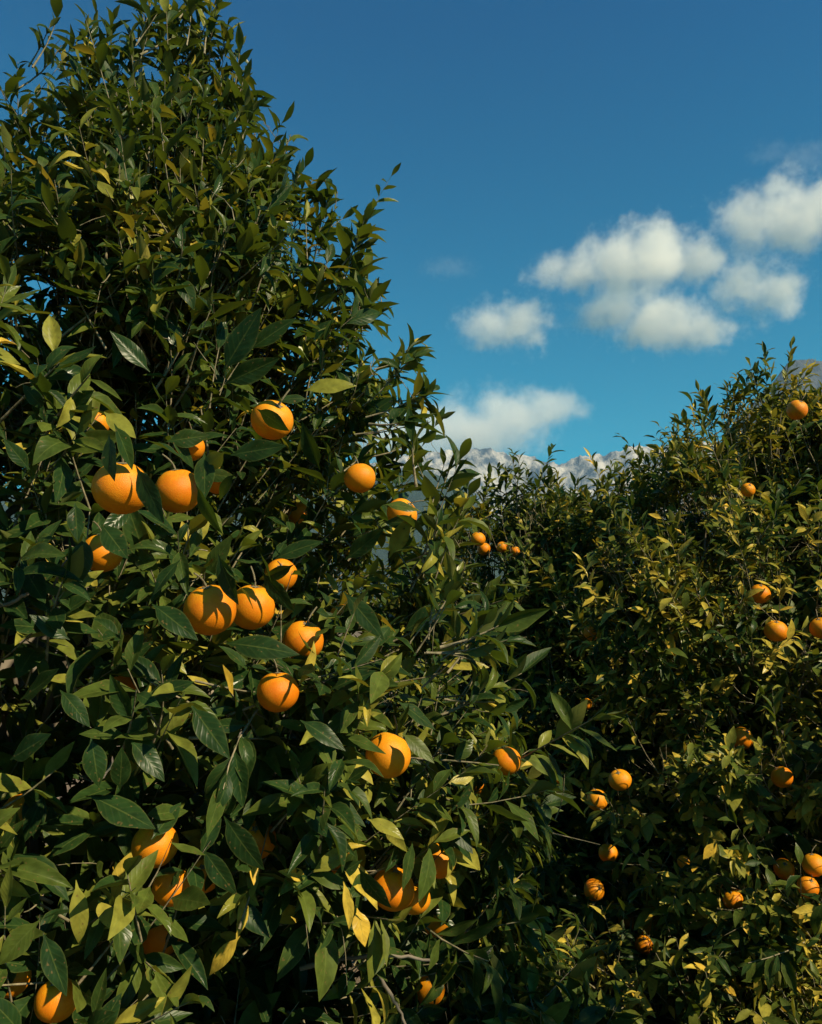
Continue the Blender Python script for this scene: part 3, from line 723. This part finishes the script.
def big_leaves():
    """the large single leaves that hang in front of the near crown: base px, tip px, width ratio, tone, how much it turns to the sun"""
    L = [(136,466,162,521,.34,.1,-.6),(109,434,110,478,.4,.2,-.2),(104,412,134,434,.42,.75,.3),(257,409,287,430,.4,.1,-.7),(230,455,283,446,.36,.35,.1),
         (75,503,77,538,.42,.25,.0),(84,536,80,582,.42,.3,.0),(101,524,126,556,.46,.3,.1),(152,604,195,636,.38,.2,.0),(218,554,234,603,.36,.15,-.4),
         (262,572,290,611,.34,.1,-.5),(225,643,294,649,.32,.2,-.2),(196,484,217,533,.36,.1,-.6),(90,796,152,824,.36,.3,.1),(224,816,259,875,.36,.15,-.2),
         (191,705,228,757,.38,.25,.0),(91,738,99,785,.46,.3,.1),(40,920,-4,964,.46,.62,.2),(43,932,65,994,.34,.2,-.3),(76,880,85,950,.26,.8,.5),
         (240,936,205,976,.3,.97,.6),(98,900,114,925,.5,.85,.5),(202,848,234,896,.34,.2,-.3),(232,900,270,934,.36,.25,.0),(357,908,365,945,.5,.99,.5),
         (343,880,356,931,.24,.96,.5),(367,819,404,832,.36,.8,.5),(402,733,434,760,.36,.6,.3),(358,867,385,914,.36,.1,-.5),(344,432,394,397,.36,.2,-.2),
         (225,384,277,359,.36,.25,.0),(304,391,352,375,.34,.75,.4),(275,559,317,538,.34,.3,.0),(344,592,383,637,.32,.2,-.2),(389,558,411,515,.34,.8,.7),
         (402,632,450,603,.38,.2,-.4),(436,658,487,645,.32,.3,.0),(440,665,487,660,.3,.85,.8),(440,654,471,610,.26,.85,.8),(223,372,259,310,.38,.1,-.5),
         (150,372,112,332,.36,.3,.0),(60,415,95,392,.42,.3,.0),(45,410,22,385,.42,.25,.0),(250,350,292,318,.34,.3,.0),(70,640,32,615,.36,.3,.1),(130,740,165,775,.4,.25,.0),
         (20,700,62,672,.4,.2,-.1),(10,760,48,735,.4,.2,-.1),(120,790,122,752,.4,.3,.1),(60,690,88,722,.36,.3,.0),(145,700,186,680,.34,.3,.1),(300,720,345,745,.34,.25,.0),(20,560,44,604,.4,.2,.0),
         (320,470,300,425,.36,.2,-.2),(345,560,385,530,.34,.25,.0),(330,690,372,668,.36,.2,-.1),(300,800,330,838,.34,.3,.1),(30,470,5,440,.4,.25,.1),(180,560,150,590,.38,.2,-.1)]
    B, D, Nn, Ln, W, T = [], [], [], [], [], []
    rr_ = np.random.default_rng(77)
    for (bx, by, tx, ty, wr, tone, sf) in L:
        d = T_NEAR.hit(max((bx + tx) / 2, 6), (by + ty) / 2, .0) or 1.5
        mx_, my_ = (bx + tx) / 2, (by + ty) / 2
        for (c, r0, lab, tk, dp) in placed:                       # in front of any fruit it crosses
            if tk == 'n':
                q = ray(mx_, my_); t_ = float((c - CAM) @ q / (q @ q))
                if np.linalg.norm(CAM + q * t_ - c) < r0 * 2.2: d = min(d, t_ - r0 * 1.25 - .01)
        a = at(bx, by, d + .015); b = at(tx, ty, d - .01)
        v = b - a; ln = np.linalg.norm(v)
        n_ = norm(CAM - a) * .8 + np.array([0, 0, .35]) + SUN * sf + np.array([-.25 if sf < 0 else 0, 0, 0]) + rr_.normal(0, .12, 3)
        B.append(a); D.append(v / ln); Nn.append(n_); Ln.append(ln * 1.05); W.append(ln * wr * 1.12); T.append(tone)
    for (c, r0, lab, tk, dp) in placed:
        if tk == 'n' and hidden[lab]:                             # half-hidden fruit: leaves hang across it
            ax_ = norm(CAM - c); e1 = norm(np.cross(ax_, [0, 0, 1.0])); e2 = np.cross(e1, ax_)
            for q in range(2 if dp > 14 else 1):
                a = rr_.uniform(0, 6.28); m_ = c + ax_ * r0 * rr_.uniform(1.4, 1.9) + (e1 * math.cos(a) + e2 * math.sin(a)) * r0 * rr_.uniform(.4, .62)
                t_ = norm(-e1 * math.sin(a) + e2 * math.cos(a) + ax_ * rr_.normal(0, .2)); t_ = t_ if t_[2] < .3 else -t_
                ln = rr_.uniform(.07, .10); B.append(m_ - t_ * ln * .5); D.append(t_); Nn.append(ax_ * .8 + rr_.normal(0, .3, 3) + np.array([0, 0, .3])); Ln.append(ln); W.append(ln * rr_.uniform(.36, .46)); T.append(rr_.uniform(.05, .6))
        if tk != 'n' or dp < 31: continue
        e1 = norm(np.cross(SUN, [0, 0, 1.0])); e2 = np.cross(e1, SUN)      # e1 points away from the lens side, e2 up
        for q in range(2):
            a = rr_.uniform(0, 6.28); k_ = rr_.uniform(.35, .8) * r0
            m_ = c + SUN * r0 * rr_.uniform(1.35, 2.2) + (e1 * math.cos(a) + e2 * math.sin(a)) * k_
            dv = norm(rr_.normal(0, .6, 3) + np.array([.1, -.1, -.7])); ln = rr_.uniform(.065, .095)
            B.append(m_ - dv * ln * .5); D.append(dv); Nn.append(SUN * .6 + rr_.normal(0, .5, 3)); Ln.append(ln); W.append(ln * rr_.uniform(.34, .46)); T.append(rr_.uniform(.05, .7))
    return tuple(np.array(x) for x in (B, D, Nn, Ln, W, T))
def lobe(c, rad, n, seed):
    """extra low shoots of a crown that sprawl over the ground"""
    r = np.random.default_rng(seed); u = norm(r.normal(0, 1, (n, 3))); u[:, 2] = np.abs(u[:, 2]) * .9
    p = np.array(c) + u * np.array(rad) * (r.random(n) ** .4)[:, None]
    d = norm(u * .7 + np.array([0, 0, .35]) + r.normal(0, .4, (n, 3)))
    return p, d, .10 + r.random(n) * .14, np.full(n, .12), u
SPR_N = [(85, 130, 92, 10, 2.75), (95, 90, 80, 5, 2.8), (120, 150, 118, 40, 2.7), (140, 110, 128, 50, 2.8), (170, 110, 185, 5, 2.8), (190, 100, 200, -5, 2.8), (215, 90, 222, 15, 2.75),
         (225, 130, 250, 45, 2.7), (230, 160, 262, 95, 2.6), (20, 140, 12, 50, 2.6), (45, 170, 48, 90, 2.6), (10, 200, -10, 110, 2.6), (70, 190, 60, 120, 2.7),
         (290, 240, 330, 165, 2.5), (310, 260, 345, 180, 2.5), (340, 270, 388, 210, 2.35), (330, 290, 385, 250, 2.4), (350, 320, 392, 285, 2.3),
         (380, 380, 438, 345, 2.1), (385, 400, 445, 395, 2.05), (375, 420, 430, 425, 2.0), (400, 480, 425, 420, 1.9), (430, 520, 452, 440, 2.0), (445, 540, 475, 470, 2.0),
         (420, 560, 455, 500, 1.8), (430, 620, 478, 560, 1.7), (440, 660, 500, 620, 1.75), (450, 700, 510, 690, 1.8), (460, 760, 520, 740, 1.9), (455, 820, 520, 800, 1.9), (450, 640, 490, 650, 1.6)]
SPR_M = [(520, 520, 515, 452, 5.1), (530, 510, 540, 455, 5.1), (505, 520, 500, 468, 5.2), (560, 520, 562, 475, 5.2), (600, 510, 612, 465, 5.2), (635, 510, 640, 455, 5.2), (650, 505, 656, 470, 5.2), (470, 530, 468, 480, 5.0), (450, 560, 440, 505, 5.0), (478, 530, 482, 478, 5.1), (490, 525, 492, 488, 5.1), (462, 545, 456, 495, 5.0), (545, 510, 550, 478, 5.2), (620, 505, 625, 470, 5.2), (580, 520, 580, 482, 5.3)]
SPR_F = [(770, 420, 765, 352, 4.4), (780, 410, 788, 350, 4.4), (745, 420, 735, 370, 4.4), (720, 440, 705, 385, 4.4), (700, 460, 690, 405, 4.3), (680, 490, 668, 440, 4.2), (730, 420, 722, 385, 4.4), (822, 420, 828, 378, 4.5), (760, 400, 750, 365, 4.45), (690, 470, 675, 430, 4.25)]
LOBES = {'n': [((.22, 2.15, .10), (.42, .5, .62), 420), ((.35, 2.75, .0), (.35, .5, .45), 260)],
         'f': [((1.0, 3.6, .0), (.5, .6, .5), 260), ((1.6, 3.0, .0), (.5, .4, .4), 160)], 'm': [((.45, 4.3, .0), (.5, .5, .7), 300)]}
BUILD = [("n", T_NEAR, 11500, SPR_N, .96, 2.3, 3.4, .075, "tall near orange tree with large glossy leaves, filling the left half", 5),
         ("m", T_MID, 8000, SPR_M, .95, 0, 2.3, .07, "lower orange tree in the gap before the mountains, half in shade", 6),
         ("f", T_FAR, 19000, SPR_F, .88, 0, 2.6, .08, "broad orange tree across the gap, dotted with small round oranges", 7),
         ("s", T_SIDE, 2600, None, 1.0, 0, 2.4, .07, "unseen orange tree added beside the camera to shade the ground of the gap", 8)]
for (tk, tr, n, spr, sc, lod, hh, r0, lab, sd) in BUILD:
    e = empty("orange_tree")
    tag(e, lab, 'tree', 'orange trees in the grove')
    sh = sample_shoots(tr, n, sd * 10, gap={'n': .45, 'm': .46, 'f': .49}.get(tk, .4), long_top={'n': .05}.get(tk, .12))
    core = Tree(tr.ax, tr.zs, [x * .62 for x in tr.rs], tr.seed, tr.lump, tr.lean)          # older shoots deeper in the crown
    sh = join(sh, sample_shoots(core, int(n * .34), sd * 10 + 5, 0, .45))
    if spr: sh = join(sh, sprigs(spr, sd, .075 if tk == 'n' else .045))
    for (lc, lr, lnn) in LOBES.get(tk, []): sh = join(sh, lobe(lc, lr, lnn, sd + lnn))
    k = grow("tree", sh, sc, spec[tk], e, sd * 7, lod, extra=big_leaves() if tk == 'n' else None, shift=.23 if tk == 'f' else .03, oldf=.05 if tk == 'f' else .013)
    skeleton(tr, e, sd * 3, hh, r0)
    if tk == 'n':                                              # bare twigs one can see between the leaves
        for pts, r_a in (([(300, 968), (330, 962), (352, 957), (380, 955), (405, 957), (430, 960)], .0045), ([(-20, 616), (-2, 608), (12, 603), (28, 593)], .0035),
                         ([(48, 604), (55, 585), (62, 566), (78, 552)], .0028), ([(375, 968), (388, 990), (402, 1015), (410, 1045)], .004), ([(478, 585), (463, 578), (450, 560)], .002)):
            dd = [(T_NEAR.hit(max(a, 4), min(b, 1015), .03) or 1.7) for a, b in pts]; dd = np.interp(range(len(dd)), [0, len(dd) - 1], [np.mean(dd), np.mean(dd) - .03])
            P_ = np.array([at(a, b, q) for (a, b), q in zip(pts, dd)])
            t0 = np.linspace(0, 1, len(P_)); t1 = np.linspace(0, 1, 18)
            P2 = np.stack([np.interp(t1, t0, P_[:, k_]) for k_ in range(3)], -1); P2[1:-1] = (P2[:-2] + P2[1:-1] * 2 + P2[2:]) / 4
            P2 += rng.normal(0, .0012, P2.shape)
            V, Q = tubes(P2[None], (r_a * np.linspace(1.1, .7, 18) * (1 + .12 * rng.normal(0, 1, 18)))[None], 8); mesh_np("branch", V, Q, M_BARK, e)
    print("leaves", tk, k)

# a closed box of thin air
import bmesh
bm = bmesh.new(); bmesh.ops.create_cube(bm, size=1)
for v in bm.verts:
    v.co = Vector((v.co.x * 2 * (GX + 30), (GY0 + GY1) / 2 + v.co.y * (GY1 - GY0 + 60), -20 + (v.co.z + .5) * 1240))
me = bpy.data.meshes.new("haze"); bm.to_mesh(me); bm.free()
hz = bpy.data.objects.new("haze", me); col.objects.link(hz); tag(hz, kind='stuff')
m, t, out = mat("thin_air")
pv = N(t, "ShaderNodeVolumePrincipled"); pv.inputs['Color'].default_value = (.34, .62, .98, 1); pv.inputs['Density'].default_value = 6e-5
t.links.new(pv.outputs[0], out.inputs['Volume']); me.materials.append(m)

# fallen leaves under the trees
n = 2600
P_ = np.stack([rng.uniform(-2.5, 4.5, n), rng.uniform(.6, 7.5, n), rng.uniform(.006, .02, n)], -1)
a_ = rng.random(n) * 6.28
m, t, out = mat("dead_leaf")
at_ = N(t, "ShaderNodeAttribute", attribute_name="leaf"); sx = N(t, "ShaderNodeSeparateXYZ"); t.links.new(at_.outputs['Vector'], sx.inputs[0])
rm = ramp(t, [(0, (.08, .045, .025)), (.6, (.22, .14, .08)), (1, (.34, .24, .12))]); t.links.new(sx.outputs[2], rm.inputs[0])
p_ = N(t, "ShaderNodeBsdfPrincipled"); p_.inputs['Roughness'].default_value = .8; t.links.new(rm.outputs[0], p_.inputs['Base Color']); t.links.new(p_.outputs[0], out.inputs[0])
L_ = rng.uniform(.05, .10, n)
V, Q, A = build_leaves(P_, np.stack([np.cos(a_), np.sin(a_), rng.normal(.1, .1, n)], -1), np.stack([rng.normal(0, .25, n), rng.normal(0, .25, n), np.ones(n)], -1), L_, L_ * .42,
                       rng.uniform(.1, .6, n), rng.uniform(-.3, .9, n), rng.random(n), 5, 2)
o = mesh_np("leaf_litter", V, Q, m, None, A); tag(o, kind='stuff')
